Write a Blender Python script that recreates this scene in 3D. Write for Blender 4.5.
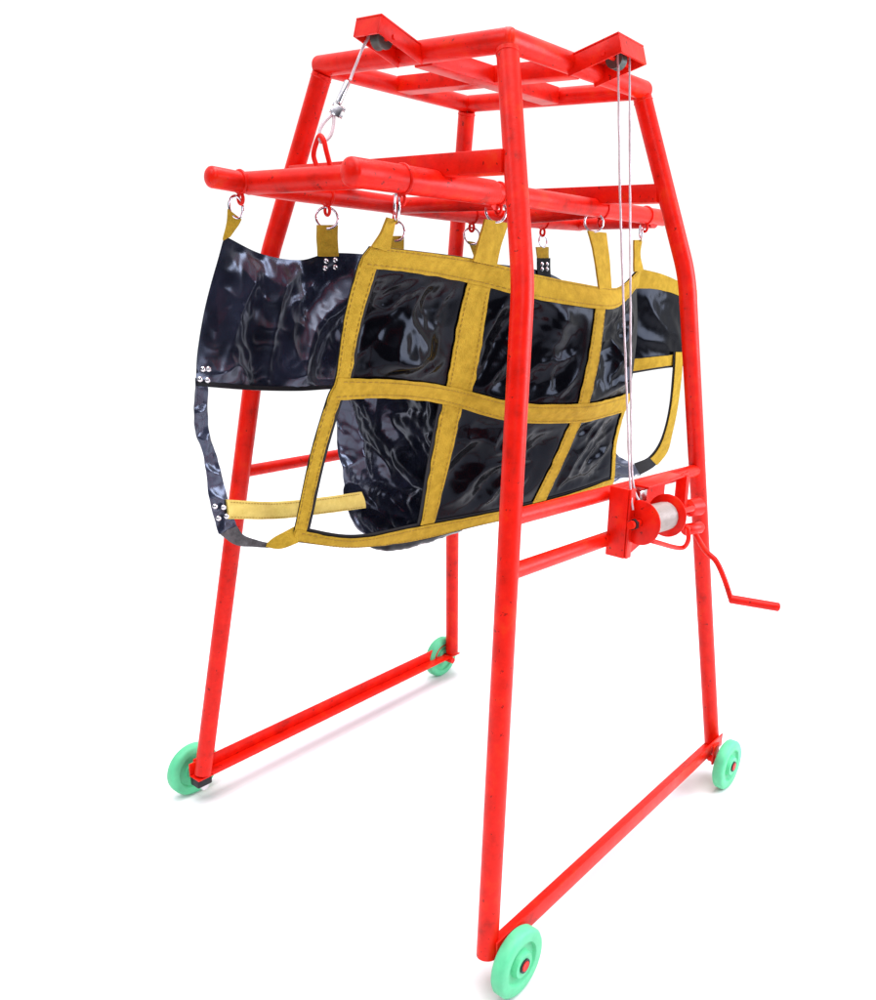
import bpy, bmesh, math, random
from mathutils import Vector, Matrix, noise
random.seed(4)
scene = bpy.context.scene
for o in list(bpy.data.objects):
    bpy.data.objects.remove(o)
V = Vector
FOCAL, PPX, PPY = 865.713, 524.994, 523.324
CAM_PTS = {'loc': [-1.9959, -1.6708, 1.6084], 'right': [0.6015, -0.7978, 0.0418], 'up': [0.2006, 0.2014, 0.9588], 'fwd': [0.7733, 0.5683, -0.2811]}
FEET_PTS = {'N': [-0.6287, -0.608, 0.0], 'L': [-0.616, 0.5936, 0.0], 'R': [0.6512, -0.6007, 0.0], 'B': [0.6127, 0.6096, 0.0]}
TOPS_PTS = {'N': [-0.3009, -0.3194, 2.1], 'L': [-0.3124, 0.2945, 2.1], 'R': [0.3018, -0.3236, 2.1], 'B': [0.2654, 0.2885, 2.1]}
BENDS_PTS = {'N': [-0.4193, -0.4784, 1.5755], 'R': [0.3647, -0.4784, 1.6071], 'L': [-0.3695, 0.4784, 1.5982], 'B': [0.4287, 0.4784, 1.5441]}
RAIL1N_PTS = [-0.4874, -0.5205, 1.0634]
RAIL1R_PTS = [0.4681, -0.5225, 1.0269]
RAIL2N_PTS = [-0.5041, -0.5309, 0.9374]
BRACEL_PTS = [-0.4636, 0.5224, 0.9877]
BOXN_PTS = [-0.3609, -0.4, 1.8341]
BOXL_PTS = [-0.3438, 0.3958, 1.8235]
BOXR_PTS = [0.3369, -0.4098, 1.8255]
BOXB_PTS = [0.3511, 0.3882, 1.8081]
LEGRTOP_PTS = [0.471, -0.5238, 1.0109]
TUBE1_PTS = [[-0.6395, -0.176, 1.7924], [0.7475, -0.176, 1.7942]]
TUBE3_PTS = [[-0.7501, 0.165, 1.7794], [-0.5629, 0.165, 1.7712], [-0.3138, 0.165, 1.768], [0.1956, 0.165, 1.7622], [0.7579, 0.165, 1.7742]]
HOOKSN_PTS = [[-0.4895, -0.176, 1.7849], [-0.1374, -0.176, 1.79], [0.3604, -0.176, 1.8021], [0.6306, -0.176, 1.7986]]
HOOKSF_PTS = [[-0.6765, 0.165, 1.7717], [-0.4161, 0.165, 1.7679], [-0.1692, 0.165, 1.7656], [0.1572, 0.165, 1.7624], [0.53, 0.165, 1.7694]]
RINGSN_PTS = [[-0.4974, -0.168, 1.733], [-0.1403, -0.17, 1.7508], [0.3152, -0.18, 1.7534], [0.6092, -0.175, 1.7385]]
RINGSF_PTS = [[-0.6869, 0.17, 1.7204], [-0.4177, 0.165, 1.7144], [-0.1692, 0.165, 1.6969], [0.1595, 0.165, 1.7011], [0.5353, 0.165, 1.7048]]
NEAR_PTS = [[[-0.5491, -0.13, 1.6451], [-0.404, -0.152, 1.6405], [-0.1636, -0.15, 1.6277], [0.0384, -0.18, 1.595], [0.3565, -0.19, 1.5632], [0.4784, -0.188, 1.5705], [0.6344, -0.17, 1.6356]], [[-0.5773, -0.12, 1.6], [-0.3895, -0.132, 1.5892], [-0.154, -0.12, 1.5657], [0.0386, -0.18, 1.5298], [0.3051, -0.22, 1.5024], [0.4554, -0.203, 1.5125], [0.6174, -0.17, 1.5744]], [[-0.5955, -0.09, 1.4755], [-0.4071, -0.102, 1.458], [-0.1721, -0.09, 1.4301], [0.0588, -0.1625, 1.3857], [0.2957, -0.215, 1.3613], [0.4593, -0.2055, 1.365], [0.6254, -0.18, 1.4117]], [[-0.5882, -0.05, 1.341], [-0.3952, -0.062, 1.3238], [-0.1725, -0.05, 1.2872], [0.033, -0.135, 1.2337], [0.2784, -0.2, 1.2159], [0.4234, -0.198, 1.2151], [0.6073, -0.18, 1.2205]], [[-0.6006, -0.03, 1.2843], [-0.4115, -0.042, 1.2738], [-0.1783, -0.03, 1.2348], [0.0417, -0.105, 1.1723], [0.3001, -0.16, 1.1481], [0.4304, -0.168, 1.1481], [0.6106, -0.16, 1.1522]], [[-0.6084, 0.03, 1.132], [-0.4179, 0.013, 1.0961], [-0.171, 0.02, 1.0522], [0.066, -0.05, 1.0218], [0.3033, -0.1, 1.014], [0.4454, -0.128, 1.0253], [0.6056, -0.14, 1.0407]], [[-0.6114, 0.09, 0.9471], [-0.4249, 0.068, 0.8865], [-0.1584, 0.07, 0.8657], [0.0478, 0.01, 0.8686], [0.3048, -0.03, 0.8681], [0.4666, -0.083, 0.8879], [0.6423, -0.12, 0.9123]], [[-0.6138, 0.11, 0.8967], [-0.4142, 0.093, 0.8374], [-0.1657, 0.1, 0.794], [0.0463, 0.04, 0.8096], [0.3039, 0.0, 0.8131], [0.483, -0.058, 0.8478], [0.6667, -0.1, 0.8712]]]
NEARE_PTS = [[[0.6503, -0.15, 1.629], [0.7807, -0.18, 1.6102], [0.997, -0.2, 1.5626]], [[0.6104, -0.125, 1.5627], [0.7701, -0.175, 1.5597], [1.0063, -0.2, 1.52]], [[0.634, -0.12, 1.4571], [0.7591, -0.175, 1.4584], [0.9912, -0.2, 1.4378]], [[0.6599, -0.12, 1.324], [0.7809, -0.175, 1.3332], [0.9635, -0.2, 1.3372]], [[0.6884, -0.12, 1.2703], [0.8039, -0.175, 1.286], [0.957, -0.2, 1.29]]]
STRAPE_PTS = [[[0.8672, -0.2, 1.3454], [0.9304, -0.2, 1.3424]], [[0.8733, -0.2, 1.2734], [0.9393, -0.2, 1.2581]], [[0.8916, -0.19, 1.1537], [0.9505, -0.19, 1.1369]], [[0.9074, -0.17, 1.0594], [0.9676, -0.17, 1.0369]], [[0.9403, -0.13, 0.9801], [1.0187, -0.13, 0.9497]], [[0.924, -0.1, 0.9306], [0.9868, -0.1, 0.8894]], [[0.9076, -0.05, 0.9011], [0.9627, -0.05, 0.8483]]]
FAR_PTS = [[[-0.7104, 0.185, 1.6544], [-0.5821, 0.22, 1.6181], [-0.4641, 0.22, 1.6076], [-0.3713, 0.19, 1.6294], [-0.1283, 0.19, 1.6279], [0.1947, 0.18, 1.6245], [0.5763, 0.18, 1.6028], [0.8726, 0.2, 1.5209]], [[-0.7584, 0.2, 1.5077], [-0.6229, 0.215, 1.4825], [-0.4739, 0.215, 1.4605], [-0.3447, 0.205, 1.459], [-0.118, 0.2, 1.4497], [0.2007, 0.2, 1.4375], [0.5885, 0.2, 1.4191], [0.9405, 0.21, 1.3719]], [[-0.797, 0.19, 1.3938], [-0.6463, 0.2, 1.3663], [-0.4935, 0.2, 1.3531], [-0.3671, 0.195, 1.3467], [-0.1278, 0.19, 1.3402], [0.1932, 0.19, 1.3234], [0.5845, 0.19, 1.2958], [0.9531, 0.2, 1.2553]], [[-0.8211, 0.17, 1.3131], [-0.6651, 0.18, 1.2899], [-0.5161, 0.18, 1.2752], [-0.3936, 0.175, 1.2712], [-0.1427, 0.175, 1.2569], [0.1787, 0.175, 1.2382], [0.5709, 0.175, 1.2081], [0.9481, 0.18, 1.1588]]]
FARLOW_PTS = [[[-0.3936, 0.175, 1.2739], [-0.3018, 0.175, 1.2666], [-0.1427, 0.175, 1.2569], [0.0806, 0.175, 1.2426], [0.5097, 0.175, 1.2128], [0.9481, 0.18, 1.1588]], [[-0.3799, 0.185, 1.1823], [-0.2864, 0.185, 1.1721], [-0.124, 0.185, 1.1544], [0.089, 0.18, 1.1384], [0.5236, 0.18, 1.1137], [0.9873, 0.17, 1.076]], [[-0.3761, 0.18, 1.0682], [-0.2771, 0.18, 1.0537], [-0.1157, 0.18, 1.0362], [0.0865, 0.175, 1.0177], [0.5298, 0.17, 1.0114], [1.0434, 0.14, 0.9834]], [[-0.3573, 0.17, 0.9671], [-0.2558, 0.17, 0.9427], [-0.1123, 0.17, 0.9294], [0.0723, 0.16, 0.9186], [0.5071, 0.14, 0.9374], [1.0401, 0.07, 0.9113]], [[-0.3261, 0.155, 0.8918], [-0.2299, 0.155, 0.8596], [-0.1146, 0.15, 0.8498], [0.052, 0.14, 0.8383], [0.4697, 0.1, 0.876], [1.0661, 0.01, 0.8589]], [[-0.2868, 0.13, 0.8335], [-0.2042, 0.13, 0.8024], [-0.099, 0.13, 0.7885], [0.0803, 0.12, 0.7853], [0.4345, 0.07, 0.8027], [0.962, -0.05, 0.8525]]]
FARSTRAP_PTS = [[[-0.8198, 0.17, 1.3317], [-0.7884, 0.17, 1.3248]], [[-0.8276, 0.175, 1.2157], [-0.7907, 0.175, 1.2041]], [[-0.8085, 0.175, 1.145], [-0.7709, 0.175, 1.1271]], [[-0.8063, 0.165, 1.0337], [-0.7556, 0.165, 1.0294]], [[-0.7937, 0.155, 0.9457], [-0.7411, 0.155, 0.9527]]]
BOTTOMBLACK_PTS = [[[-0.7935, 0.155, 0.9483], [-0.741, 0.155, 0.9553]], [[-0.7537, 0.145, 0.91], [-0.7288, 0.145, 0.931]], [[-0.7079, 0.135, 0.8963], [-0.6978, 0.135, 0.9128]], [[-0.6695, 0.125, 0.8869], [-0.672, 0.125, 0.9011]]]
BOTTOMYELLOW_PTS = [[[-0.6787, 0.125, 0.8917], [-0.675, 0.125, 0.9018]], [[-0.6434, 0.11, 0.8814], [-0.6543, 0.11, 0.9195]], [[-0.6038, 0.09, 0.8933], [-0.5953, 0.09, 0.9437]]]
BELLYSTRAP_PTS = [[[-0.7655, 0.155, 1.028], [-0.7658, 0.155, 0.9789]], [[-0.6224, 0.155, 0.9959], [-0.6182, 0.155, 0.9486]], [[-0.4766, 0.15, 0.9809], [-0.471, 0.15, 0.934]], [[-0.3236, 0.148, 0.9711], [-0.3115, 0.145, 0.9213]]]
POUCH_PTS = [[[-0.3501, 0.105, 0.8258], [-0.2765, 0.103, 0.8123], [-0.196, 0.1, 0.8041], [-0.0908, 0.095, 0.7977], [0.0301, 0.085, 0.7967]], [[-0.3047, 0.12, 0.7995], [-0.2477, 0.12, 0.7798], [-0.1756, 0.12, 0.7691], [-0.0635, 0.12, 0.7662], [0.0792, 0.11, 0.7739]], [[-0.2409, 0.17, 0.7794], [-0.1903, 0.17, 0.7611], [-0.1248, 0.17, 0.7557], [-0.0097, 0.17, 0.7495], [0.1487, 0.17, 0.7565]]]
STA_PTS = [[[-0.5243, -0.16, 1.7096], [-0.4891, -0.15, 1.7077]], [[-0.5336, -0.15, 1.6766], [-0.4939, -0.145, 1.67]], [[-0.5523, -0.14, 1.6451], [-0.4988, -0.14, 1.6342]]]
STB_PTS = [[[-0.1857, -0.168, 1.7281], [-0.0899, -0.168, 1.7246]], [[-0.2039, -0.165, 1.6759], [-0.113, -0.165, 1.6704]], [[-0.2174, -0.158, 1.6237], [-0.1226, -0.158, 1.614]]]
STC_PTS = [[[0.2799, -0.18, 1.7258], [0.3809, -0.18, 1.7258]], [[0.3052, -0.19, 1.6588], [0.3916, -0.19, 1.6531]], [[0.3426, -0.197, 1.5396], [0.4146, -0.197, 1.5276]]]
STD_PTS = [[[0.5697, -0.17, 1.7147], [0.6214, -0.17, 1.7173]], [[0.5728, -0.172, 1.6715], [0.6117, -0.172, 1.6729]], [[0.5745, -0.176, 1.6153], [0.6325, -0.176, 1.623]]]
SFA_PTS = [[[-0.7089, 0.17, 1.7143], [-0.6748, 0.17, 1.6947]], [[-0.71, 0.175, 1.6856], [-0.6832, 0.175, 1.6784]], [[-0.7185, 0.182, 1.6451], [-0.7016, 0.182, 1.6549]]]
SF2_PTS = [[[-0.4511, 0.165, 1.6952], [-0.3845, 0.165, 1.6994]], [[-0.4481, 0.17, 1.6588], [-0.3811, 0.17, 1.6622]], [[-0.436, 0.182, 1.6196], [-0.3681, 0.182, 1.622]]]
SF3_PTS = [[[-0.1965, 0.165, 1.6821], [-0.1415, 0.165, 1.685]], [[-0.1916, 0.17, 1.661], [-0.1364, 0.17, 1.6635]], [[-0.1761, 0.182, 1.6128], [-0.1241, 0.182, 1.6144]]]
SF4_PTS = [[[0.1411, 0.165, 1.6854], [0.199, 0.165, 1.6823]], [[0.167, 0.17, 1.6598], [0.2259, 0.17, 1.6562]], [[0.205, 0.18, 1.6126], [0.2655, 0.18, 1.6081]]]
SF5_PTS = [[[0.4963, 0.165, 1.6834], [0.5664, 0.165, 1.6865]], [[0.5111, 0.17, 1.6545], [0.5759, 0.17, 1.6569]], [[0.523, 0.178, 1.6415], [0.5942, 0.178, 1.6439]]]
TABBLACK_PTS = [[[0.5116, 0.17, 1.6479], [0.5885, 0.17, 1.6506]], [[0.521, 0.175, 1.615], [0.5984, 0.175, 1.6171]], [[0.5381, 0.18, 1.5583], [0.6166, 0.18, 1.5592]]]
RIVETSF_PTS = [[-0.4146, 0.18, 1.6078], [-0.3839, 0.18, 1.6114], [-0.41, 0.19, 1.59], [-0.3757, 0.19, 1.5934], [-0.7993, 0.175, 1.3509], [-0.7847, 0.175, 1.35], [-0.8121, 0.17, 1.3289], [-0.7924, 0.17, 1.3251], [-0.7983, 0.162, 1.0174], [-0.7747, 0.162, 1.0103], [-0.7932, 0.158, 0.9864], [-0.7704, 0.158, 0.987], [0.5365, 0.17, 1.6289], [0.5662, 0.17, 1.6298], [0.5379, 0.17, 1.6123], [0.5676, 0.17, 1.6131]]
CABLEL_PTS = [[-0.4435, -0.02, 2.1057], [-0.4656, -0.02, 2.0722], [-0.5002, -0.02, 2.0077], [-0.5188, -0.02, 1.9837], [-0.5435, -0.02, 1.9423], [-0.5622, -0.02, 1.9041], [-0.5864, -0.02, 1.8696]]
WHEELS_PTS = [[-0.5798, -0.6638, -0.02], [0.6011, -0.6835, -0.02], [-0.603, 0.6719, -0.02], [0.5825, 0.6461, -0.02]]
CRANK_PTS = [[0.36, -0.5746, 0.8704], [0.36, -0.6246, 0.811], [0.36, -0.6639, 0.7849], [0.36, -0.6954, 0.7381], [0.36, -0.7251, 0.678], [0.42, -0.8505, 0.6688]]
WINCHROD_PTS = [[0.0, -0.63, 0.9227], [0.17, -0.6323, 0.8636], [0.17, -0.6548, 0.8897], [0.17, -0.6509, 0.9273]]
CAB1_PTS = [[-0.0106, -0.43, 2.1161], [-0.0245, -0.47, 1.8076], [-0.0261, -0.5, 1.5688], [-0.0337, -0.54, 1.2945], [-0.0738, -0.59, 1.0938], [-0.0817, -0.61, 1.0213]]
CAB2_PTS = [[0.043, -0.43, 2.1244], [0.0238, -0.47, 1.812], [0.0114, -0.5, 1.5691], [-0.013, -0.54, 1.2926], [-0.058, -0.59, 1.0912], [-0.0471, -0.62, 1.0219]]
# ------------------------------------------------------------------ camera
cam = bpy.data.cameras.new('camera')
camera = bpy.data.objects.new('camera', cam)
scene.collection.objects.link(camera)
cR, cU, cF = V(CAM_PTS['right']), V(CAM_PTS['up']), V(CAM_PTS['fwd'])
rot = Matrix((cR, cU, -cF)).transposed().normalized()
camera.matrix_world = Matrix.Translation(V(CAM_PTS['loc'])) @ rot.to_4x4()
cam.sensor_fit = 'HORIZONTAL'
cam.sensor_width = 36
cam.lens = 36 * FOCAL / 876
cam.shift_x = -(PPX - 438) / 876
cam.shift_y = (PPY - 500) / 876
cam.clip_end = 500
cam.clip_start = 0.05
scene.camera = camera

# ------------------------------------------------------------------ world and lamps
scene.view_settings.view_transform = 'Standard'
scene.view_settings.look = 'None'
scene.view_settings.exposure = 0
scene.view_settings.gamma = 1
world = bpy.data.worlds.new('World')
scene.world = world
world.use_nodes = True
nt = world.node_tree
nt.nodes.clear()
wo = nt.nodes.new('ShaderNodeOutputWorld')
bg = nt.nodes.new('ShaderNodeBackground')
tc = nt.nodes.new('ShaderNodeTexCoord')
def vdot(direction):
    d = nt.nodes.new('ShaderNodeVectorMath'); d.operation = 'DOT_PRODUCT'
    d.inputs[1].default_value = direction
    nt.links.new(tc.outputs['Generated'], d.inputs[0])
    return d.outputs['Value']
def rng(sock, a, b, c, e):
    m = nt.nodes.new('ShaderNodeMapRange'); m.interpolation_type = 'SMOOTHSTEP'
    for i, v in zip((1, 2, 3, 4), (a, b, c, e)): m.inputs[i].default_value = v
    nt.links.new(sock, m.inputs[0])
    return m.outputs[0]
def mixc(fac, a, b):
    m = nt.nodes.new('ShaderNodeMix'); m.data_type = 'RGBA'
    nt.links.new(fac, m.inputs[0])
    for i, v in ((6, a), (7, b)):
        if isinstance(v, tuple): m.inputs[i].default_value = v
        else: nt.links.new(v, m.inputs[i])
    return m.outputs[2]
front = V((cF.x, cF.y, 0)).normalized()
side = mixc(rng(vdot(tuple(front)), -0.35, 0.2, 0, 1), (0.06, 0.06, 0.07, 1), (1.12, 1.12, 1.12, 1))
col = mixc(rng(vdot((0, 0, 1)), 0.50, 0.85, 0, 1), side, (1.25, 1.25, 1.4, 1))
nt.links.new(col, bg.inputs['Color'])
bg.inputs['Strength'].default_value = 1.0
nt.links.new(bg.outputs[0], wo.inputs[0])

def lamp(name, kind, loc, target, energy, size=None, color=(1, 1, 1), angle=None):
    l = bpy.data.lights.new(name, kind)
    l.energy = energy; l.color = color
    if kind == 'AREA':
        l.shape = 'RECTANGLE'; l.size, l.size_y = size
    if angle: l.angle = math.radians(angle)
    o = bpy.data.objects.new(name, l)
    scene.collection.objects.link(o)
    o.location = loc
    o.rotation_euler = (V(target) - V(loc)).to_track_quat('-Z', 'Y').to_euler()
    return o
def added_area_lamp(loc, target, w, h, radiance, color):  # unseen area lamps added for highlights and fill, not lamps of the place
    return lamp('added_area_lamp', 'AREA', loc, target, radiance * math.pi * w * h, (w, h), color)
added_area_lamp((2.0, -3.2, 2.1), (-.1, 0, 1.3), 1.9, 2.0, 11, (.82, .88, 1))  # added to put bright reflections on the vinyl folds
lamp('sun', 'SUN', (-.6, -1.2, 6), (0, 0, 0), 2.2, color=(1, .98, .96), angle=40)
added_area_lamp((-3.4, -3.2, 3.4), (0, 0, 1.3), 1.2, 1.1, 8, (.86, .90, 1))
added_area_lamp((-2.9, .9, 3.9), (0, 0, 1.3), 1.2, 1.2, 6, (.92, .93, 1))
added_area_lamp((.6, .3, 5.2), (0, 0, 1.3), 2.2, 2.0, 5.5, (1, .93, .97))

# ------------------------------------------------------------------ materials
def base_mat(name):
    m = bpy.data.materials.new(name); m.use_nodes = True
    n = m.node_tree; b = n.nodes['Principled BSDF']
    return m, n, b
def tex_noise(n, scale, detail=4, rough=.5, stretch=None):
    t = n.nodes.new('ShaderNodeTexNoise')
    t.inputs['Scale'].default_value = scale; t.inputs['Detail'].default_value = detail
    t.inputs['Roughness'].default_value = rough
    c = n.nodes.new('ShaderNodeTexCoord'); mp = n.nodes.new('ShaderNodeMapping')
    if stretch: mp.inputs['Scale'].default_value = stretch
    n.links.new(c.outputs['Object'], mp.inputs[0]); n.links.new(mp.outputs[0], t.inputs['Vector'])
    return t.outputs['Fac']
def ramp(n, fac, stops):
    r = n.nodes.new('ShaderNodeValToRGB')
    els = r.color_ramp.elements
    while len(els) < len(stops): els.new(0.5)
    for e, (p, c) in zip(els, stops): e.position = p; e.color = (*c, 1)
    n.links.new(fac, r.inputs[0])
    return r.outputs[0]
def bump(n, b, fac, strength, dist):
    bp = n.nodes.new('ShaderNodeBump'); bp.inputs['Strength'].default_value = strength
    bp.inputs['Distance'].default_value = dist
    n.links.new(fac, bp.inputs['Height']); n.links.new(bp.outputs[0], b.inputs['Normal'])
def simple(name, color, rough=.5, metal=0, spec=.5, var=.12, scale=30, bumpd=0.0006, coat=0):
    m, n, b = base_mat(name)
    f = tex_noise(n, scale, 5, .6)
    lo = tuple(c * (1 - var) for c in color); hi = tuple(min(1, c * (1 + var)) for c in color)
    n.links.new(ramp(n, f, [(.3, lo), (.7, hi)]), b.inputs['Base Color'])
    b.inputs['Roughness'].default_value = rough; b.inputs['Metallic'].default_value = metal
    b.inputs['Specular IOR Level'].default_value = spec
    b.inputs['Coat Weight'].default_value = coat
    bump(n, b, tex_noise(n, scale * 4, 3), .4, bumpd)
    return m

def red_paint():
    m, n, b = base_mat('red_enamel_paint')
    f = tex_noise(n, 16, 6, .62)
    c = ramp(n, f, [(.27, (.42, .006, .001)), (.40, (.68, .007, .001)), (.55, (.80, .009, .002)), (.70, (.80, .026, .002)), (.8, (.62, .010, .001))])
    fl = ramp(n, tex_noise(n, 70, 3, .6), [(.66, (1, 1, 1)), (.71, (.34, .5, .6))])
    mx = n.nodes.new('ShaderNodeMix'); mx.data_type = 'RGBA'; mx.blend_type = 'MULTIPLY'; mx.inputs[0].default_value = 1
    n.links.new(c, mx.inputs[6]); n.links.new(fl, mx.inputs[7]); n.links.new(mx.outputs[2], b.inputs['Base Color'])
    r = n.nodes.new('ShaderNodeMapRange'); r.inputs[3].default_value = .26; r.inputs[4].default_value = .5
    n.links.new(tex_noise(n, 22, 4), r.inputs[0]); n.links.new(r.outputs[0], b.inputs['Roughness'])
    b.inputs['Specular IOR Level'].default_value = .24
    bump(n, b, tex_noise(n, 45, 4, .6), .5, .0018)
    return m
RED = red_paint()
def vinyl_mat(name, lo, hi, rough, spec):
    m, n, b = base_mat(name)
    n.links.new(ramp(n, tex_noise(n, 9, 4), [(.3, lo), (.75, hi)]), b.inputs['Base Color'])
    b.inputs['Roughness'].default_value = rough
    b.inputs['Specular IOR Level'].default_value = spec
    b.inputs['Specular Tint'].default_value = (.70, .77, 1, 1)
    bump(n, b, tex_noise(n, 14, 2, .4, (1, 1, .6)), .35, .010)
    return m
VINYL = vinyl_mat('black_vinyl', (.0015, .0015, .0025), (.002, .002, .003), .19, .15)
INNER_SHEEN = vinyl_mat('inner_vinyl_painted_sheen', (.004, .005, .010), (.022, .026, .050), .24, 1.0)  # inner vinyl faces; bluish-grey sheen painted into the base colour
def webbing(name, c0, c1):
    m, n, b = base_mat(name)
    f = tex_noise(n, 35, 6, .7)
    n.links.new(ramp(n, f, [(.3, c0), (.7, c1)]), b.inputs['Base Color'])
    b.inputs['Roughness'].default_value = .8
    b.inputs['Specular IOR Level'].default_value = .2
    w = n.nodes.new('ShaderNodeTexVoronoi'); w.inputs['Scale'].default_value = 420
    c = n.nodes.new('ShaderNodeTexCoord'); n.links.new(c.outputs['Object'], w.inputs['Vector'])
    a = n.nodes.new('ShaderNodeMath'); a.operation = 'ADD'
    n.links.new(w.outputs['Distance'], a.inputs[0]); n.links.new(tex_noise(n, 60, 5, .7), a.inputs[1])
    bump(n, b, a.outputs[0], .6, .0015)
    return m
YELLOW = webbing('ochre_webbing', (.36, .215, .012), (.56, .35, .03))
PALE = webbing('pale_yellow_webbing', (.62, .45, .10), (.78, .60, .17))
GREYWEB = webbing('grey_webbing', (.03, .028, .03), (.12, .11, .115))
STITCH = simple('stitching_thread', (.30, .17, .02), .8)
HEM = simple('black_hem', (.006, .006, .008), .55, spec=.25)
STEEL = simple('zinc_steel', (.62, .60, .62), .24, 1)
CHROME = simple('chrome_ring', (.72, .68, .74), .15, 1)
ROPE = simple('steel_wire_rope', (.62, .50, .52), .5, .45, bumpd=.002, scale=120)
DRUMROPE = simple('wound_rope', (.40, .33, .30), .5, .3)
GREEN = simple('mint_green_wheel', (.11, .58, .29), .48, spec=.4, var=.15, scale=14, bumpd=.002)
DARK = simple('dark_steel', (.02, .018, .02), .45, .5)
PULLEY = simple('grey_pulley', (.10, .12, .11), .5, .5)
FLOOR = simple('white_ground', (.81, .81, .81), .9, spec=.0, var=.01, scale=3, bumpd=0)

# ------------------------------------------------------------------ mesh helpers
def link(name, bm, mat, parent=None, smooth=True, angle=40):
    bmesh.ops.recalc_face_normals(bm, faces=bm.faces)
    me = bpy.data.meshes.new(name); bm.to_mesh(me); bm.free()
    if smooth:
        me.polygons.foreach_set('use_smooth', [True] * len(me.polygons))
        me.set_sharp_from_angle(angle=math.radians(angle))
    me.materials.append(mat)
    o = bpy.data.objects.new(name, me); scene.collection.objects.link(o)
    if parent is not None:
        o.parent = parent
        o.matrix_parent_inverse = Matrix.Translation(-ORIGIN[parent.name]) if parent.name in ORIGIN else Matrix()
    return o
ORIGIN = {}
def thing(name, label, cat, loc, group=None):
    o = bpy.data.objects.new(name, None); scene.collection.objects.link(o)
    o.location = loc; o['label'] = label; o['category'] = cat
    o.empty_display_size = .1
    ORIGIN[o.name] = V(loc)
    if group: o['group'] = group
    return o
def crom(p, t):
    """Catmull-Rom through a list of vectors, t in [0, len-1]."""
    n = len(p) - 1
    i = min(max(int(math.floor(t)), 0), n - 1); f = t - i
    p1, p2 = p[i], p[i + 1]
    p0 = p[i - 1] if i > 0 else p1 * 2 - p2
    p3 = p[i + 2] if i + 2 <= n else p2 * 2 - p1
    return 0.5 * ((2 * p1) + (p2 - p0) * f + (2 * p0 - 5 * p1 + 4 * p2 - p3) * f * f + (3 * p1 - p0 - 3 * p2 + p3) * f ** 3)
def tube(bm, pts, r, seg=20, caps=True, closed=False, spline=0, round_end=False, wob=0):
    pts = [V(p) for p in pts]
    if spline:
        n = (len(pts) - 1) * spline
        pts = [crom(pts, i / spline) for i in range(n + 1)]
    rad = [r] * len(pts)
    if round_end:
        def cap(a, b):
            d = (a - b).normalized(); out = []
            for k in range(1, 6):
                t = k / 5 * math.pi / 2
                out.append((a + d * r * .55 * math.sin(t), r * max(math.cos(t), .02)))
            return out
        c0 = cap(pts[0], pts[1])[::-1]; c1 = cap(pts[-1], pts[-2])
        pts = [c[0] for c in c0] + pts + [c[0] for c in c1]
        rad = [c[1] for c in c0] + rad + [c[1] for c in c1]
    n = len(pts); rings = []; ref = None
    for i, p in enumerate(pts):
        if closed: t = pts[(i + 1) % n] - pts[i - 1]
        else: t = pts[min(i + 1, n - 1)] - pts[max(i - 1, 0)]
        t.normalize()
        if ref is None:
            ref = V((0, 0, 1)) if abs(t.z) < .9 else V((1, 0, 0))
        ref = (ref - t * ref.dot(t)).normalized(); b = t.cross(ref)
        rings.append([bm.verts.new(p + (ref * math.cos(a) + b * math.sin(a)) * rad[i] * (1 + wob * noise.noise(p * 30 + V((a, 0, 0)))))
                      for a in [2 * math.pi * k / seg for k in range(seg)]])
    m = n if closed else n - 1
    for i in range(m):
        A, B = rings[i], rings[(i + 1) % n]
        for k in range(seg):
            bm.faces.new((A[k], A[(k + 1) % seg], B[(k + 1) % seg], B[k]))
    if caps and not closed:
        bm.faces.new(rings[0][::-1]); bm.faces.new(rings[-1])
    return bm
def subdiv_line(a, b, n):
    a, b = V(a), V(b)
    return [a.lerp(b, i / n) for i in range(n + 1)]
def box(bm, c, ax, ay, az, bevel=0):
    """box with half-extent vectors ax, ay, az about c"""
    c, ax, ay, az = V(c), V(ax), V(ay), V(az)
    vs = [bm.verts.new(c + ax * i + ay * j + az * k) for i in (-1, 1) for j in (-1, 1) for k in (-1, 1)]
    fs = []
    for q in ((0, 1, 3, 2), (4, 6, 7, 5), (0, 4, 5, 1), (2, 3, 7, 6), (0, 2, 6, 4), (1, 5, 7, 3)):
        fs.append(bm.faces.new([vs[i] for i in q]))
    if bevel:
        bmesh.ops.recalc_face_normals(bm, faces=fs)
        es = list({e for f in fs for e in f.edges})
        bmesh.ops.bevel(bm, geom=es, offset=bevel, segments=2, affect='EDGES', profile=.5)
    return bm
def beam(bm, a, b, w, h, bevel=.003, up=V((0, 0, 1))):
    a, b = V(a), V(b); d = (b - a); l = d.length; d.normalize()
    s = d.cross(up).normalized(); u = s.cross(d)
    return box(bm, (a + b) / 2, d * l / 2, s * w / 2, u * h / 2, bevel)
def torus(bm, c, nrm, R, r, seg=32, ys=1.0, updir=V((0, 0, 1))):
    c, nrm = V(c), V(nrm).normalized()
    u = (updir - nrm * updir.dot(nrm)).normalized(); s = nrm.cross(u)
    pts = [c + (s * math.cos(t) * R + u * math.sin(t) * R * ys) for t in [2 * math.pi * k / seg for k in range(seg)]]
    return tube(bm, pts, r, seg=10, closed=True)
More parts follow.
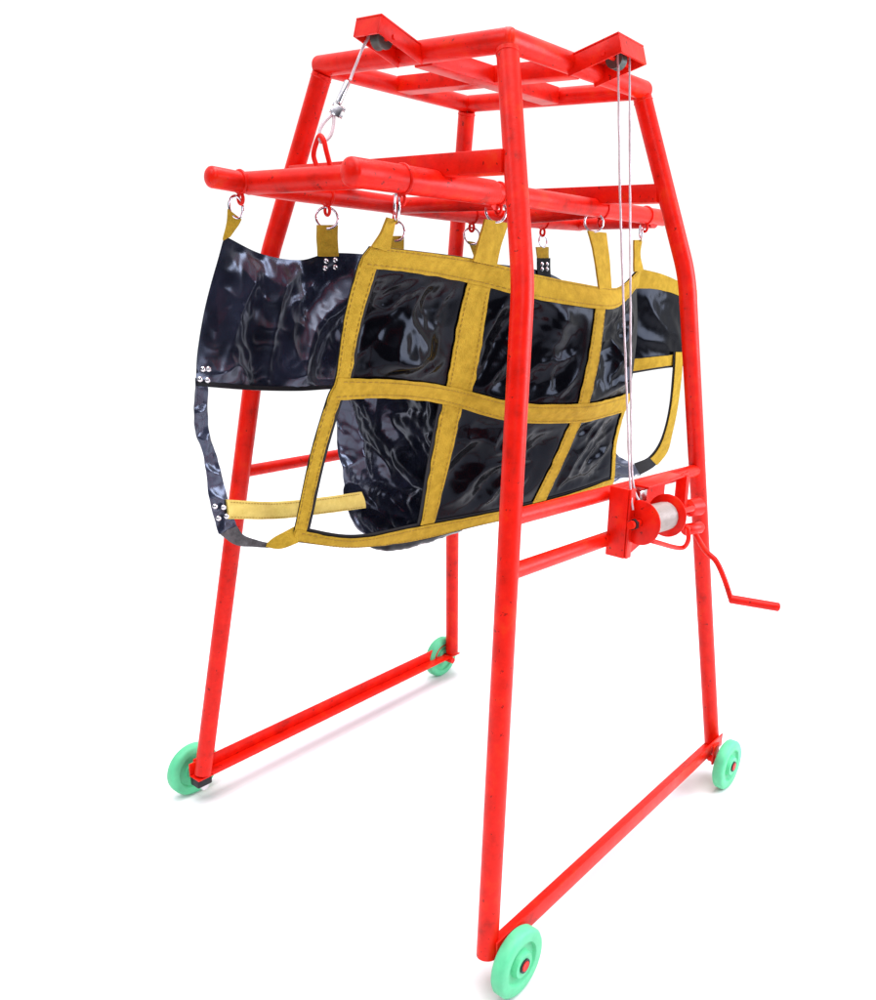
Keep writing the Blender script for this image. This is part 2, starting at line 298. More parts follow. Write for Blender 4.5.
def disc(bm, c, axis, r0, h, seg=40, prof=None):
    """lathe about axis: prof = list of (radius, height)"""
    c, axis = V(c), V(axis).normalized()
    u = (V((0, 0, 1)) - axis * axis.z).normalized(); s = axis.cross(u)
    prof = prof or [(0, -h / 2), (r0, -h / 2), (r0, h / 2), (0, h / 2)]
    rings = []
    for (r, z) in prof:
        if r < 1e-6: rings.append([bm.verts.new(c + axis * z)])
        else: rings.append([bm.verts.new(c + axis * z + (u * math.cos(t) + s * math.sin(t)) * r) for t in [2 * math.pi * k / seg for k in range(seg)]])
    for A, B in zip(rings, rings[1:]):
        for k in range(seg):
            a = (A[0],) if len(A) == 1 else (A[k], A[(k + 1) % seg])
            b = (B[0],) if len(B) == 1 else (B[(k + 1) % seg], B[k])
            if len(a) + len(b) > 2: bm.faces.new(a + b)
    return bm
class Sheet:
    def __init__(self, net):
        self.n = [[V(p) for p in row] for row in net]
        self.R = len(self.n) - 1; self.C = len(self.n[0]) - 1
    def at(self, a, b):
        b = min(max(b, 0), self.R); a = min(max(a, 0), self.C)
        i = min(int(b), self.R - 1)
        rows = {}
        for k in range(max(i - 1, 0), min(i + 2, self.R) + 1): rows[k] = crom(self.n[k], a)
        f = b - i; p1, p2 = rows[i], rows[i + 1]
        p0 = rows.get(i - 1, p1 * 2 - p2); p3 = rows.get(i + 2, p2 * 2 - p1)
        return 0.5 * ((2 * p1) + (p2 - p0) * f + (2 * p0 - 5 * p1 + 4 * p2 - p3) * f * f + (3 * p1 - p0 - 3 * p2 + p3) * f ** 3)
    def normal(self, a, b):
        e = .04
        du = self.at(min(a + e, self.C), b) - self.at(max(a - e, 0), b)
        dv = self.at(a, min(b + e, self.R)) - self.at(a, max(b - e, 0))
        n = du.cross(dv)
        if n.length < 1e-9: return V((0, -1, 0))
        n.normalize()
        return -n if n.y > 0 else n        # outward = towards the -Y side
def patch(sheet, afn, b0, b1, nu, nv, off=0.0, thick=.0018, disp=None, keep=None, bm=None, jit=0):
    """sub-patch of a sheet with real thickness; afn(b) -> (a0, a1)"""
    bm = bm or bmesh.new()
    F, Bk = [], []
    for j in range(nv + 1):
        b = b0 + (b1 - b0) * j / nv; a0, a1 = afn(b); rf, rb = [], []
        for i in range(nu + 1):
            a = a0 + (a1 - a0) * i / nu
            aj, bj = a, b
            if jit:
                aj += jit * noise.noise(V((i / nu * 2, b * 5, 3))); bj += jit * noise.noise(V((a * 5, j / nv * 2, 7)))
            P = sheet.at(aj, bj); N = sheet.normal(a, b)
            d = off + (disp(a, b, P) if disp else 0)
            rf.append(bm.verts.new(P + N * d)); rb.append(bm.verts.new(P + N * (d - thick)))
        F.append(rf); Bk.append(rb)
    K = [[(keep is None or keep(*(lambda b, u: (afn(b)[0] + (afn(b)[1] - afn(b)[0]) * u, b))(b0 + (b1 - b0) * (j + .5) / nv, (i + .5) / nu))) for i in range(nu)] for j in range(nv)]
    for j in range(nv):
        for i in range(nu):
            if not K[j][i]: continue
            bm.faces.new((F[j][i], F[j][i + 1], F[j + 1][i + 1], F[j + 1][i]))
            bm.faces.new((Bk[j][i], Bk[j + 1][i], Bk[j + 1][i + 1], Bk[j][i + 1]))
            if i == 0 or not K[j][i - 1]: bm.faces.new((F[j][i], F[j + 1][i], Bk[j + 1][i], Bk[j][i]))
            if i == nu - 1 or not K[j][i + 1]: bm.faces.new((F[j][i + 1], Bk[j][i + 1], Bk[j + 1][i + 1], F[j + 1][i + 1]))
            if j == 0 or not K[j - 1][i]: bm.faces.new((F[j][i], Bk[j][i], Bk[j][i + 1], F[j][i + 1]))
            if j == nv - 1 or not K[j + 1][i]: bm.faces.new((F[j + 1][i], F[j + 1][i + 1], Bk[j + 1][i + 1], Bk[j + 1][i]))
    bmesh.ops.delete(bm, geom=[v for v in bm.verts if not v.link_faces], context='VERTS')
    return bm
def sstep(x, a, b):
    t = min(max((x - a) / (b - a), 0), 1); return t * t * (3 - 2 * t)
def ridge(P, s, seed):
    return 1 - abs(noise.noise(P * s + V((seed, seed * 1.7, 0)))) * 2.2

# ------------------------------------------------------------------ ground
bm = bmesh.new()
GZ = -.108
vs = [bm.verts.new((x, y, GZ)) for x, y in [(6 * math.cos(math.pi * k / 48), 6 * math.sin(math.pi * k / 48)) for k in range(96)]]
bm.faces.new(vs)
ground = link('ground', bm, FLOOR, smooth=False); ground['kind'] = 'structure'; ground['label'] = 'plain white ground under the red hoist frame'

# ------------------------------------------------------------------ the hoist frame
hoist = thing('hoist_frame', 'tall red tubular steel lifting frame on four green wheels', 'hoist', (0, 0, GZ))
LR = .0265
X1, Y1, Z1 = V((1, 0, 0)), V((0, 1, 0)), V((0, 0, 1))
for k in 'NRLB':
    f, b, t = V(FEET_PTS[k]), V(BENDS_PTS[k]), V(TOPS_PTS[k])
    r = .0262
    d1, d2 = (f - b).normalized(), (t - b).normalized()
    pts = [f + (b - f) * i / 12 for i in range(12)]
    for i in range(7):
        u = i / 6; p = (b + d1 * .05) * (1 - u) ** 2 + b * 2 * u * (1 - u) + (b + d2 * .05) * u * u
        pts.append(p)
    pts += [(b + d2 * .05).lerp(t - V((0, 0, .020)), i / 6) for i in range(1, 7)]
    o = link('leg', tube(bmesh.new(), pts, r, 28), RED, hoist)
    top_ = t - V((0, 0, .020)); dd = (top_ - (b + d2 * .05)).normalized()
    weld = bmesh.new(); torus(weld, top_ - dd * .010, dd, .0262, .0016)
    link('weld_bead', weld, RED, o)
tN, tR, tL, tB = (V(TOPS_PTS[k]) for k in 'NRLB')
def rail(a, b, r, name='top_rail', ext=0.0, rnd=True):
    d = (b - a).normalized()
    return link(name, tube(bmesh.new(), subdiv_line(a - d * ext, b + d * ext, 8), r, 28, round_end=rnd), RED, hoist)
rail(tN, tR, .0255, ext=.006); rail(tN, tL, .0258, ext=.008)
rail(tL, tB, .0245, ext=-.01); rail(tR, tB, .0245, ext=-.01)
# cross beams inside the top frame
cx = (tN.x + tR.x) / 2; cyA = -.038
yN = lambda x: tN.y + (tR.y - tN.y) * (x - tN.x) / (tR.x - tN.x)
bA0 = V((tN.x + .022, cyA, 2.098)); bA1 = V((tR.x - .04, cyA, 2.098))
link('cross_beam', beam(bmesh.new(), bA0, bA1, .06, .046), RED, hoist)
bB0 = V((.0, tN.y + .022, 2.1005)); bB1 = V((-.03, tL.y - .02, 2.1005))
link('cross_beam', beam(bmesh.new(), bB0, bB1, .056, .042), RED, hoist)
def pulley_box(outer, direction, width, z0, z1, length):
    """open-bottomed channel; outer = centre of the outer end face"""
    d = V(direction).normalized(); s = d.cross(Z1).normalized(); up = s.cross(d); h = z1 - z0
    c = V(outer); c.z = (z0 + z1) / 2
    t = .005
    bm = bmesh.new()
    m = c + d * length / 2
    box(bm, m + up * (h / 2 - t / 2), d * length / 2, s * width / 2, up * t / 2, .0015)
    for q in (-1, 1):
        box(bm, m + s * q * (width / 2 - t / 2) - up * (t / 2 + .0005), d * (length / 2 - .0006), s * t / 2, up * (h - t) / 2, .0012)
    box(bm, c + d * (t / 2 + .0008) - up * (t / 2 + .0005), d * t / 2, s * (width / 2 - t - .0003), up * (h - t) / 2)
    o = link('pulley_box', bm, RED, hoist, angle=30)
    pc = c + d * (length * .32) - up * .008
    bm = bmesh.new()
    R = .023
    disc(bm, pc, s, R, .02, 32, [(0, -.014), (R, -.014), (R, -.010), (R * .8, -.004), (R * .8, .004), (R, .010), (R, .014), (0, .014)])
    link('pulley', bm, PULLEY, o)
    bm = bmesh.new()
    tube(bm, [pc - s * (width / 2 + .004), pc + s * (width / 2 + .004)], .006, 12)
    link('pulley_pin', bm, RED, o)
    # small bolt heads on the cheek
    return o
pulley_box((-.462, -.037, 0), (1, 0, -.27), .084, 2.106, 2.148, .150)
pulley_box((.005, -.462, 0), (-.08, 1, -.30), .140, 2.108, 2.154, .150)
# square-section bars on the upper legs
def onleg(k, z):
    f, b, t = V(FEET_PTS[k]), V(BENDS_PTS[k]), V(TOPS_PTS[k])
    a, c = (f, b) if z < b.z else (b, t)
    return a.lerp(c, (z - a.z) / (c.z - a.z))
for ka, kb, za, zb in (('N', 'L', 1.838, 1.828), ('R', 'B', 1.832, 1.822)):
    a, b = onleg(ka, za), onleg(kb, zb); d = (b - a).normalized()
    link('upper_cross_bar', beam(bmesh.new(), a + d * .02, b - d * .02, .05, .050), RED, hoist)
# side rails that carry the winch, and the brace on the far side
a, b = onleg('N', 1.063), onleg('R', 1.027); d = (b - a).normalized()
rl = link('side_rail', tube(bmesh.new(), subdiv_line(a + d * .015, b - d * .015, 6), .0195, 24), RED, hoist)
a2, b2 = onleg('N', .937), onleg('R', .905); d2_ = (b2 - a2).normalized()
link('side_rail', tube(bmesh.new(), subdiv_line(a2 + d2_ * .015, a2.lerp(b2, .5), 6), .0195, 24), RED, hoist)
a3, b3 = onleg('L', .988), onleg('B', .985); d3 = (b3 - a3).normalized()
link('side_brace', tube(bmesh.new(), subdiv_line(a3 + d3 * .015, b3 - d3 * .015, 6), .018, 24), RED, hoist)
# angle-iron base rails: outer web upright, flange turned in at the bottom
def angle_iron(a, b, out, w=.046, t=.005):
    a, b, out = V(a), V(b), V(out)
    d = (b - a).normalized()
    bm = bmesh.new()
    L = (b - a).length
    box(bm, (a + b) / 2 + Z1 * (w / 2), d * L / 2, out * t / 2, Z1 * w / 2, .001)
    box(bm, (a + b) / 2 - out * (w / 2 + t / 2 + .0002) + Z1 * (t / 2 + .0004), d * (L / 2 - .0005), out * w / 2, Z1 * t / 2, .001)
    return link('base_rail', bm, RED, hoist, angle=30)
fN, fR, fL, fB = (V(FEET_PTS[k]) for k in 'NRLB')
angle_iron(fN + V((-.0, -.028, .006)), fR + V((.014, -.028, .006)), (0, -1, 0))
angle_iron(fL + V((-.03, .028, -.012)), fB + V((.03, .028, -.012)), (0, 1, 0))
# foot plates and wheels
def wheel(c, outdir):
    c = V(c); o = V(outdir)
    bm = bmesh.new(); R = .0865; h = .019
    prof = [(.018, -h), (.034, -h), (.036, -h + .006), (.056, -h + .008), (.060, -h), (.078, -h), (R - .004, -h + .003), (R, -h + .008), (R, h - .008),
            (R - .004, h - .003), (.078, h), (.056, h - .001), (.051, h - .009), (.036, h - .010), (.033, h - .003), (.031, h + .004), (.018, h + .004), (.018, -h)]
    disc(bm, c, o, R, h, 56, prof)
    w = link('wheel', bm, GREEN, hoist, angle=50)
    bm = bmesh.new()
    tube(bm, [c - o * .07, c + o * (h + .009)], .0125, 20)
    link('axle', bm, RED, w)
    bm = bmesh.new(); disc(bm, c + o * (h + .006), o, .018, .003, 24)
    link('washer', bm, DARK, w)
    return w
for c, od in zip(WHEELS_PTS, ((0, -1, 0), (0, -1, 0), (0, 1, 0), (0, 1, 0))): wheel(c, od)
for k, w, q in (('N', 0, -1), ('R', 1, -1), ('L', 2, 1), ('B', 3, 1)):
    f = V(FEET_PTS[k]); c = V(WHEELS_PTS[w])
    bm = bmesh.new()
    box(bm, (c.x, f.y + q * .036, (c.z + .018) / 2 + .004), V((.022, 0, 0)), V((0, .004, 0)), V((0, 0, .036)), .003)
    link('axle_bracket', bm, RED, hoist, angle=30)
bm = bmesh.new()
c = V(FEET_PTS['L'])
tube(bm, [c + V((.0, -.008, -.045)), c + V((-.0, .03, -.045))], .014, 20)
link('axle_nut', bm, STEEL, hoist)
bm = bmesh.new(); box(bm, c + V((0, .012, -.028)), (.026, 0, 0), (0, .022, 0), (0, 0, .016), .004)
link('foot_block', bm, DARK, hoist)

# ------------------------------------------------------------------ winch (bolted to the side rails)
ws = link('winch_post', box(bmesh.new(), (-.086, -.569, .980), (.004, 0, 0), (0, .028, 0), (0, 0, .094), .001), RED, hoist, angle=30)
bm = bmesh.new()
box(bm, (-.0745, -.601, .980), (.012, 0, 0), (0, .003, 0), (0, 0, .094), .001)
link('winch_post', bm, RED, hoist, angle=30)
# gusset behind the drum flange
bm = bmesh.new()
pl = [(-.0815, .887), (.03, .915), (.03, .942), (-.0815, .944)]
vs = [bm.verts.new((x, y, z)) for y in (-.592, -.598) for x, z in pl]
bm.faces.new(vs[:4]); bm.faces.new(vs[4:])
for i in range(4): bm.faces.new((vs[i], vs[(i + 1) % 4], vs[4 + (i + 1) % 4], vs[4 + i]))
link('winch_gusset', bm, RED, hoist, angle=30)
link('winch_back_plate', box(bmesh.new(), (.06, -.5495, .985), (.14, 0, 0), (0, .003, 0), (0, 0, .078), .001), RED, hoist, angle=30)
link('winch_top_plate', box(bmesh.new(), (.115, -.574, 1.062), (.105, 0, 0), (0, .028, 0), (0, 0, .003), .001), RED, hoist, angle=30)
link('winch_side_plate', box(bmesh.new(), (.240, -.588, .978), (.010, 0, 0), (0, .016, 0), (0, 0, .080), .001), RED, hoist, angle=30)
link('winch_side_plate', box(bmesh.new(), (.300, -.556, .985), (.030, 0, 0), (0, .006, 0), (0, 0, .065), .001), RED, hoist, angle=30)
dl, dr = V((-.060, -.622, .985)), V((.088, -.622, .975)); ax = (dr - dl).normalized()
drum = link('winch_drum', tube(bmesh.new(), [dl, dr], .028, 32), RED, hoist)
def flange(c):
    link('drum_flange', disc(bmesh.new(), c, ax, .060, .005, 48, [(.01, -.003), (.057, -.003), (.060, -.001), (.060, .001), (.057, .003), (.01, .003), (.01, -.003)]), RED, drum)
flange(dl); flange(dr)
bm = bmesh.new()
N = 20 * 14; turns = 20; pts = []
for i in range(turns * 16 + 1):
    t = i / 16 * 2 * math.pi; u = i / (turns * 16)
    pts.append(dl.lerp(dr, .05 + .9 * u) + (Z1 * math.cos(t) + Y1 * math.sin(t)) * .036)
tube(bm, pts, .0042, 8)
link('wound_rope', bm, DRUMROPE, drum)
bm = bmesh.new(); tube(bm, [dl - ax * .052, dr + ax * .16], .0085, 18)
link('drum_shaft', bm, RED, drum)
bm = bmesh.new(); disc(bm, dl - ax * .035, ax, .015, .012, 6)
link('shaft_nut', bm, DARK, drum, angle=20)
bm = bmesh.new(); disc(bm, dl - ax * .045, ax, .011, .012, 24)
link('shaft_washer', bm, RED, drum)
link('ratchet_rod', tube(bmesh.new(), WINCHROD_PTS, .0068, 14, spline=5, round_end=True), RED, hoist)
bm = bmesh.new(); box(bm, (.045, -.566, 1.028), (.02, 0, 0), (0, .004, 0), (0, 0, .017), .003)
link('pawl', bm, STEEL, hoist)
# gear housing knuckles next to the leg
bm = bmesh.new()
disc(bm, (.295, -.605, .955), (.9, -.3, 0), .026, .06, 28, [(0, -.03), (.018, -.03), (.026, -.022), (.026, .022), (.018, .03), (0, .03)])
link('gear_boss', bm, RED, hoist)
bm = bmesh.new()
disc(bm, (.285, -.612, .893), (.9, -.3, 0), .018, .075, 24, [(0, -.037), (.013, -.037), (.018, -.03), (.018, .03), (.013, .037), (0, .037)])
link('gear_boss', bm, RED, hoist)
cp = [V(p) for p in CRANK_PTS]
crank = link('crank_handle', tube(bmesh.new(), cp[:5], .0085, 18, spline=6, round_end=True), RED, hoist)
link('hand_grip', tube(bmesh.new(), subdiv_line(cp[4], cp[5], 4), .0135, 20, round_end=True), RED, crank)

# ------------------------------------------------------------------ spreader bar assembly
spreader = thing('spreader_frame', 'red tubular spreader hanging from the cable above the sling', 'spreader', (0, 0, 1.79))
t1a, t1b = V(TUBE1_PTS[0]), V(TUBE1_PTS[1]); t3a, t3b = V(TUBE3_PTS[0]), V(TUBE3_PTS[-1])
tm = t1a.lerp(t1b, .34)
link('long_tube', tube(bmesh.new(), subdiv_line(t1a, t1b, 12), .0262, 32, round_end=True), RED, spreader)
link('outer_sleeve', tube(bmesh.new(), subdiv_line(t1a - V((.001, 0, 0)), tm, 6), .0315, 32, round_end=True), RED, spreader)
link('long_tube', tube(bmesh.new(), TUBE3_PTS, .0242, 32, spline=5, round_end=True), RED, spreader)
def atx(a, b, x): return a.lerp(b, (x - a.x) / (b.x - a.x))
def at3(x):
    P = [V(p) for p in TUBE3_PTS]
    for a, b in zip(P, P[1:]):
        if x <= b.x or b is P[-1]: return atx(a, b, x)
for x1, x3, r, d1, d3 in ((-.60, -.655, .0262, -.004, 0), (-.15, -.16, .0215, -.020, -.002), (.33, .33, .0225, -.006, 0), (.69, .74, .0225, -.014, 0)):
    a, b = atx(t1a, t1b, x1), at3(x3); a.z += d1; b.z += d3
    link('cross_tube', tube(bmesh.new(), subdiv_line(a, b, 5), r, 26), RED, spreader)
# lifting eye on the front cross tube
e0 = V((-.585, -.02, 1.815)); ev = V((-.586, -.02, 1.868))
bm = bmesh.new()
tube(bm, [e0 + V((.004, -.020, 0)), V((-.588, -.036, 1.845)), V((-.590, -.030, 1.868)), V((-.590, -.018, 1.878)), V((-.590, -.006, 1.866)), V((-.588, .008, 1.840)), e0 + V((0, .022, 0))], .0058, 12, spline=5)
link('lifting_eye', bm, RED, spreader)
def hook(P, r, name='hook'):
    """clamp band round the tube with a loop under it"""
    P = V(P); bm = bmesh.new()
    pts = [P + V((0, math.sin(t), math.cos(t))) * (r + .0005) for t in [2 * math.pi * k / 28 for k in range(28)]]
    tube(bm, pts, .0042, 10, closed=True)
    c = P + V((0, 0, -r - .012))
    pts = [c + V((0, math.cos(t) * .009, math.sin(t) * .012)) for t in [2 * math.pi * k / 20 for k in range(20)]]
    tube(bm, pts, .0042, 10, closed=True)
    return link(name, bm, RED, spreader)
for k, P in enumerate(HOOKSN_PTS): hook(atx(t1a, t1b, P[0]), .0315 if k == 0 else .0262)
for P in HOOKSF_PTS: hook(at3(P[0]), .0242)

# ------------------------------------------------------------------ sling
sling = thing('animal_sling', 'glossy black vinyl livestock sling with ochre webbing straps', 'sling', (0, 0, .86))
near = Sheet(NEAR_PTS); nearE = Sheet(NEARE_PTS); far = Sheet(FAR_PTS); farlow = Sheet(FARLOW_PTS)
def gap(x, lines, w):
    d = min(abs(x - l) for l in lines)
    return sstep(d, w, w + .45)
def fold_field(P, sc, seed, d):
    e = V((-d.z, 0, d.x))
    q = V((P.dot(d), P.y * .6, P.dot(e) * .42))
    q += noise.noise_vector(P * 4) * .03
    o = V((seed, seed * 1.7, seed * .6))
    c = abs(noise.noise(q * sc + o)) + .46 * abs(noise.noise(q * sc * 2.3 + o * 2)) + .08 * abs(noise.noise(P * sc * 5 + o * 3))
    return 1.05 - c * 1.9
def near_disp(a, b, P):
    m = gap(a, (0, 2, 4, 6), .12)
    bb = min(max(0, abs(b - .5) - .5), abs(b - 3.5) - .5 if abs(b - 3.5) > .5 else 0, abs(b - 6.5) - .5 if abs(b - 6.5) > .5 else 0)
    m *= sstep(bb, .02, .45)
    cell = min(int(a // 2), 2) + 3 * (b > 3.5)
    t_ = (-.9, -.6, -1.1, .2, -.75, -.6)[cell]; d = V((math.cos(t_), 0, math.sin(t_)))
    puff = .034 * math.exp(-((a - 1.0) / .6) ** 2 - ((b - 2.5) / .45) ** 2) + .030 * math.exp(-((a - 5.6) / .5) ** 2 - ((b - 2.6) / .5) ** 2)
    return m * (puff - .008 + .040 * (fold_field(P, 5.2, cell * 3.1, d) - .42))
def in_sheet(a, b): return not (a < 2 and b > 4.0)
o = link('side_panel', patch(near, lambda b: (0.04, 6), 0.02, 6.98, 240, 210, disp=near_disp, keep=in_sheet, thick=.0015), VINYL, sling, angle=75)
def far_disp(a, b, P):
    m = sstep(min(b, 3 - b), 0, .5)
    return m * .048 * (fold_field(P, 4.6, 4.4, V((.88, 0, -.47)).normalized()) - .4) * sstep(a, -.1, .7) + .007 * noise.noise(V((P.x * 30, 0, P.z * 4))) * sstep(b, 1.6, .2) * sstep(b, 0, .15)
link('side_panel', patch(far, lambda b: (0, 7), 0, 3, 300, 90, disp=far_disp, thick=.0015), INNER_SHEEN, sling, angle=75)
# gathered hem along its lower edge
link('hem', patch(far, lambda b: (0, 4), 2.86, 2.995, 100, 2, off=.0045 + .012, thick=.001, disp=lambda a, b, P: -.012 + .002 * noise.noise(P * 60)), HEM, sling)
def low_disp(a, b, P):
    m = sstep(min(b, 5 - b) + .25, 0, .5) * sstep(a + .25, 0, .4)
    return m * .040 * (fold_field(P, 6.0, 2.2, V((.75, 0, .66)).normalized()) - .4)
link('belly_panel', patch(farlow, lambda b: (0, 5), 0, 5, 150, 90, disp=low_disp, thick=.0015), INNER_SHEEN, sling, angle=75)
link('end_panel', patch(nearE, lambda b: (0, 2), 0, 3.98, 50, 60, disp=lambda a, b, P: sstep(min(b, 4 - b), .6, 1.4) * sstep(a, 0.1, .7) * .014 * (fold_field(P, 5, 7, V((.5, 0, .8)).normalized()) - .4), thick=.0015), VINYL, sling, angle=75)

def strap(name, sheet, afn, b0, b1, nu, nv, off=.0045, mat=None, hem=0, hemside=0, thick=.002, stitch=True):
    rough = lambda a, b, P: .0012 * noise.noise(P * 22)
    o = link(name, patch(sheet, afn, b0, b1, nu, nv, off=off, thick=thick, disp=rough, jit=.02), mat or YELLOW, sling)
    return o
def hemstrip(sheet, afn, b0, b1, nu, nv, off=.0025, parent=None):
    return link('hem', patch(sheet, afn, b0, b1, nu, nv, off=off, thick=.003), HEM, parent or sling)
def stitch_line(sheet, pts, off, parent, step=.010):
    """short thread stitches along a polyline given in sheet coordinates"""
    bm = bmesh.new()
    P = [sheet.at(a, b) + sheet.normal(a, b) * off for a, b in pts]
    acc = 0
    for p, q in zip(P, P[1:]):
        n = max(1, int((q - p).length / step))
        for i in range(n):
            s, e = p.lerp(q, (i + .15) / n), p.lerp(q, (i + .75) / n)
            tube(bm, [s, e], .0009, 5)
    link('stitching', bm, STITCH, parent)
# vertical straps
wA = lambda b: (0.0, .30 - .05 * sstep(b, 1, 3) - .01 * b)
hemstrip(near, lambda b: (-.0, wA(b)[1] + .055), .0, 6.95, 4, 90)
sA = strap('vertical_strap', near, wA, .0, 6.9, 4, 90, off=.0058)
cB = lambda b: 2.04 + .09 * sstep(b, 1, 3) - .02 * sstep(b, 4, 6)
wB = lambda b: .20 - .05 * sstep(b, 3, 4) - .03 * sstep(b, 4, 6)
hemstrip(near, lambda b: (cB(b) - wB(b) - .05, cB(b) + wB(b) + .02), 3.9, 6.2, 4, 40)
sB = strap('vertical_strap', near, lambda b: (cB(b) - wB(b), cB(b) + wB(b)), 0, 6.1, 4, 90, off=.0048)
wC = lambda b: (4 - .07 - .03 * sstep(b, 0, 3), 4 + .18)
sC = strap('vertical_strap', near, wC, .0, 6.1, 4, 90, off=.0048)
sD = strap('vertical_strap', near, lambda b: (5.86 + .04 * sstep(b, 3, 6), 6.0), 4.0, 6.9, 3, 50, off=.0048)
# horizontal bands
tB_ = strap('top_band', near, lambda b: (0.02, 6.0), 0, 1, 160, 6, off=.0078)
mB_ = strap('middle_band', near, lambda b: (0.02, 5.98), 3.0, 3.98, 160, 6, off=.0078)
hemstrip(near, lambda b: (0.0, 6.0), 6.04, 6.4, 120, 3)
hemstrip(near, lambda b: (0.0, 6.0), 6.6, 7.0, 120, 3)
bB_ = strap('bottom_band', near, lambda b: (0.02, 5.95), 6.12, 6.86, 160, 5, off=.0078)
for bnd, rows in ((tB_, (.10, .90)), (mB_, (3.10, 3.88)), (bB_, (6.2, 6.78))):
    for r_ in rows: stitch_line(near, [(i * .1 + .1, r_) for i in range(58)], .0095, bnd)
for st, fn, r_ in ((sB, lambda b: (cB(b) - wB(b), cB(b) + wB(b)), (1.1, 6.0)), (sC, wC, (1.1, 6.0)), (sA, wA, (1.1, 6.0))):
    for e in (.12, .88):
        stitch_line(near, [((lambda w: w[0] + (w[1] - w[0]) * e)(fn(r_[0] + (r_[1] - r_[0]) * i / 50)), r_[0] + (r_[1] - r_[0]) * i / 50) for i in range(51)], .0068, st)
# far right corner
strap('top_band', nearE, lambda b: (0, 2), 0, 1, 30, 5, off=.005)
hemstrip(nearE, lambda b: (0, 2), 3.0, 4.0, 30, 3, off=.002)
strap('middle_band', nearE, lambda b: (0, 2), 3.02, 3.8, 30, 5, off=.005)
sE = Sheet(STRAPE_PTS)
hemstrip(sE, lambda b: (-.0, 1), 0, 6, 3, 60, off=.0)
link('edge_strap', patch(sE, lambda b: (.12, 1), 0, 4.9, 3, 60, off=.004, thick=.002), YELLOW, sling)
# leg straps of the far side and the strap under the belly
fs = Sheet(FARSTRAP_PTS)
link('leg_strap', patch(fs, lambda b: (0, 1), 0, 4, 8, 80, disp=lambda a, b, P: .008 * (max(ridge(P, 16, 3), 0) ** 2 - .4) * sstep(min(a, 1 - a), 0, .3) + .003 * noise.noise(P * 40), thick=.0025), INNER_SHEEN, sling, angle=75)
link('belly_strap', patch(Sheet(BOTTOMBLACK_PTS), lambda b: (0, 1), 0, 3, 6, 40, disp=lambda a, b, P: .003 * noise.noise(P * 40), thick=.003), GREYWEB, sling)
link('belly_strap', patch(Sheet(BOTTOMYELLOW_PTS), lambda b: (0, 1), 0, 2, 6, 24, disp=lambda a, b, P: .003 * noise.noise(P * 30), thick=.0025), YELLOW, sling)
bs = Sheet(BELLYSTRAP_PTS)
ps = link('padded_strap', patch(bs, lambda b: (0, 1), 0, 3, 8, 60, disp=lambda a, b, P: .004 * math.sin(a * math.pi) + .002 * noise.noise(P * 30), thick=.006), PALE, sling)
for e in (.1, .9): stitch_line(bs, [(e, i * .06 + .05) for i in range(49)], .0025, ps)
link('belly_pouch', patch(Sheet(POUCH_PTS), lambda b: (0, 4), 0, 2, 40, 8, thick=.002, disp=lambda a, b, P: .004 * noise.noise(P * 50)), VINYL, sling)
# hanging tabs
for nm, pts in (('A', STA_PTS), ('B', STB_PTS), ('C', STC_PTS), ('D', STD_PTS), ('a', SFA_PTS), ('b', SF2_PTS), ('c', SF3_PTS), ('d', SF4_PTS), ('e', SF5_PTS)):
    s_ = Sheet(pts)
    link('hanging_tab', patch(s_, lambda b: (0, 1), 0, 2, 6, 20, off=.006 if nm in 'ABCD' else .004, thick=.006, disp=lambda a, b, P: .001 * noise.noise(P * 40)), YELLOW, sling)
link('hanging_tab', patch(Sheet(TABBLACK_PTS), lambda b: (0, 1), 0, 2, 6, 10, off=.002, thick=.003), VINYL, sling)
# rings: normal directions chosen to match how each one has swung
toC = lambda P: (V(CAM_PTS['loc']) - V(P)).normalized()
rn = [(RINGSN_PTS[0], V((.80, -.52, .0)), .024, 1.35), (RINGSN_PTS[1], V((-.5, -.85, .1)), .028, 1.0), (RINGSN_PTS[2], V((-.7, -.7, .15)), .0285, 1.0), (RINGSN_PTS[3], V((.62, -.75, .1)), .022, 1.1),
      (RINGSF_PTS[0], V((-.2, -.95, .1)), .0165, 1.5), (RINGSF_PTS[1], V((-.6, -.8, .1)), .0275, .95), (RINGSF_PTS[2], V((-.5, -.8, .1)), .024, 1.1), (RINGSF_PTS[3], V((-.5, -.8, .2)), .025, 1.0), (RINGSF_PTS[4], V((-.1, -.95, .1)), .020, 1.0)]
for P, n_, R, ys in rn:
    link('ring', torus(bmesh.new(), P, n_, R, .0032, ys=ys), CHROME, sling)
bm = bmesh.new()
for P in RIVETSF_PTS:
    P = V(P); n_ = (toC(P) * .6 + V((0, -1, 0)) * .4).normalized()
    b2 = bmesh.new(); disc(b2, P + n_ * .012, n_, .006, .003, 16, [(0, -.004), (.0062, -.004), (.0062, 0), (.004, .002), (0, .003)])
    link('rivet', b2, STEEL, sling)
bm.free()

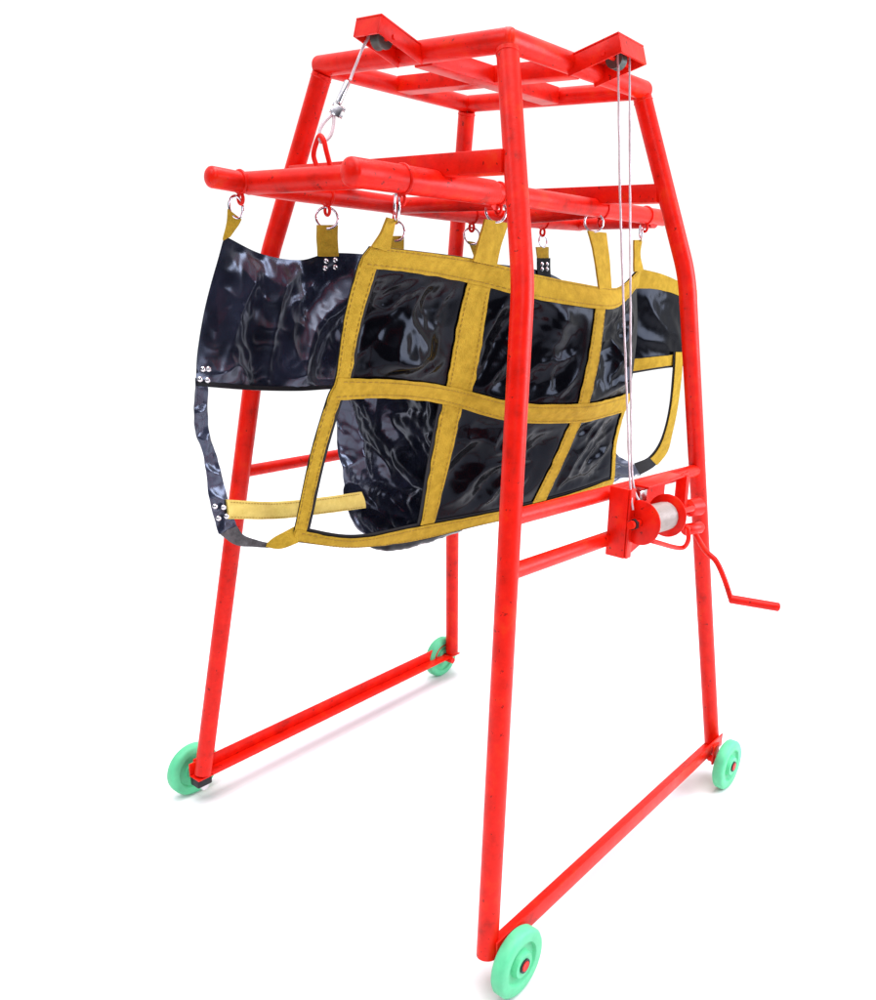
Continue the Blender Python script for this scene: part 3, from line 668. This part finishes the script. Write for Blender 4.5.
# ------------------------------------------------------------------ cables
def cable(name, label, pts, r, group=None):
    c = thing(name, label, 'cable', pts[0], group)
    P = [V(p) for p in pts]
    fine = [crom(P, i / 40) for i in range((len(P) - 1) * 40 + 1)]
    link('wire_rope', tube(bmesh.new(), fine, r, 10, wob=.35), ROPE, c)
    return c
cl = [V(p) for p in CABLEL_PTS]
lc = cable('lifting_cable', 'slanting steel cable from the left pulley box down to the spreader eye', [cl[0] + V((.01, 0, .02))] + cl[0:3], .0032)
dirn = (cl[6] - cl[3]).normalized(); sd = dirn.cross(toC(cl[4])).normalized()
link('rope_sleeve', tube(bmesh.new(), [cl[3] - dirn * .02, cl[3] + dirn * .034], .0072, 18, round_end=True), STEEL, lc)
bm = bmesh.new()
g = cl[3] + dirn * .052
box(bm, g - sd * .004, dirn * .014, sd * .011, toC(g) * .007, .003)
tube(bm, [g - sd * .020 - dirn * .010, g + sd * .010 - dirn * .010], .0042, 12); tube(bm, [g - sd * .020 + dirn * .008, g + sd * .010 + dirn * .008], .0042, 12)
link('cable_clamp', bm, STEEL, lc)
bm = bmesh.new()
g2 = g + dirn * .014; L = (cl[6] - g2).length
lp = [g2, g2 + dirn * L * .35 - sd * .010, g2 + dirn * L * .75 - sd * .012, cl[6] + dirn * .006, g2 + dirn * L * .75 + sd * .012, g2 + dirn * L * .35 + sd * .010]
n = len(lp); pts = []
for i in range(n):
    for k in range(6):
        p0, p1, p2, p3 = lp[i - 1], lp[i], lp[(i + 1) % n], lp[(i + 2) % n]; f = k / 6
        pts.append(0.5 * ((2 * p1) + (p2 - p0) * f + (2 * p0 - 5 * p1 + 4 * p2 - p3) * f * f + (3 * p1 - p0 - 3 * p2 + p3) * f ** 3))
tube(bm, pts, .0038, 10, closed=True)
link('rope_loop', bm, ROPE, lc)
cable('winch_cable', 'left of the two steel cables from the right pulley box to the winch', CAB1_PTS, .0028, 'steel cables running down to the winch')
cable('winch_cable', 'right of the two steel cables from the right pulley box to the winch', CAB2_PTS, .0028, 'steel cables running down to the winch')
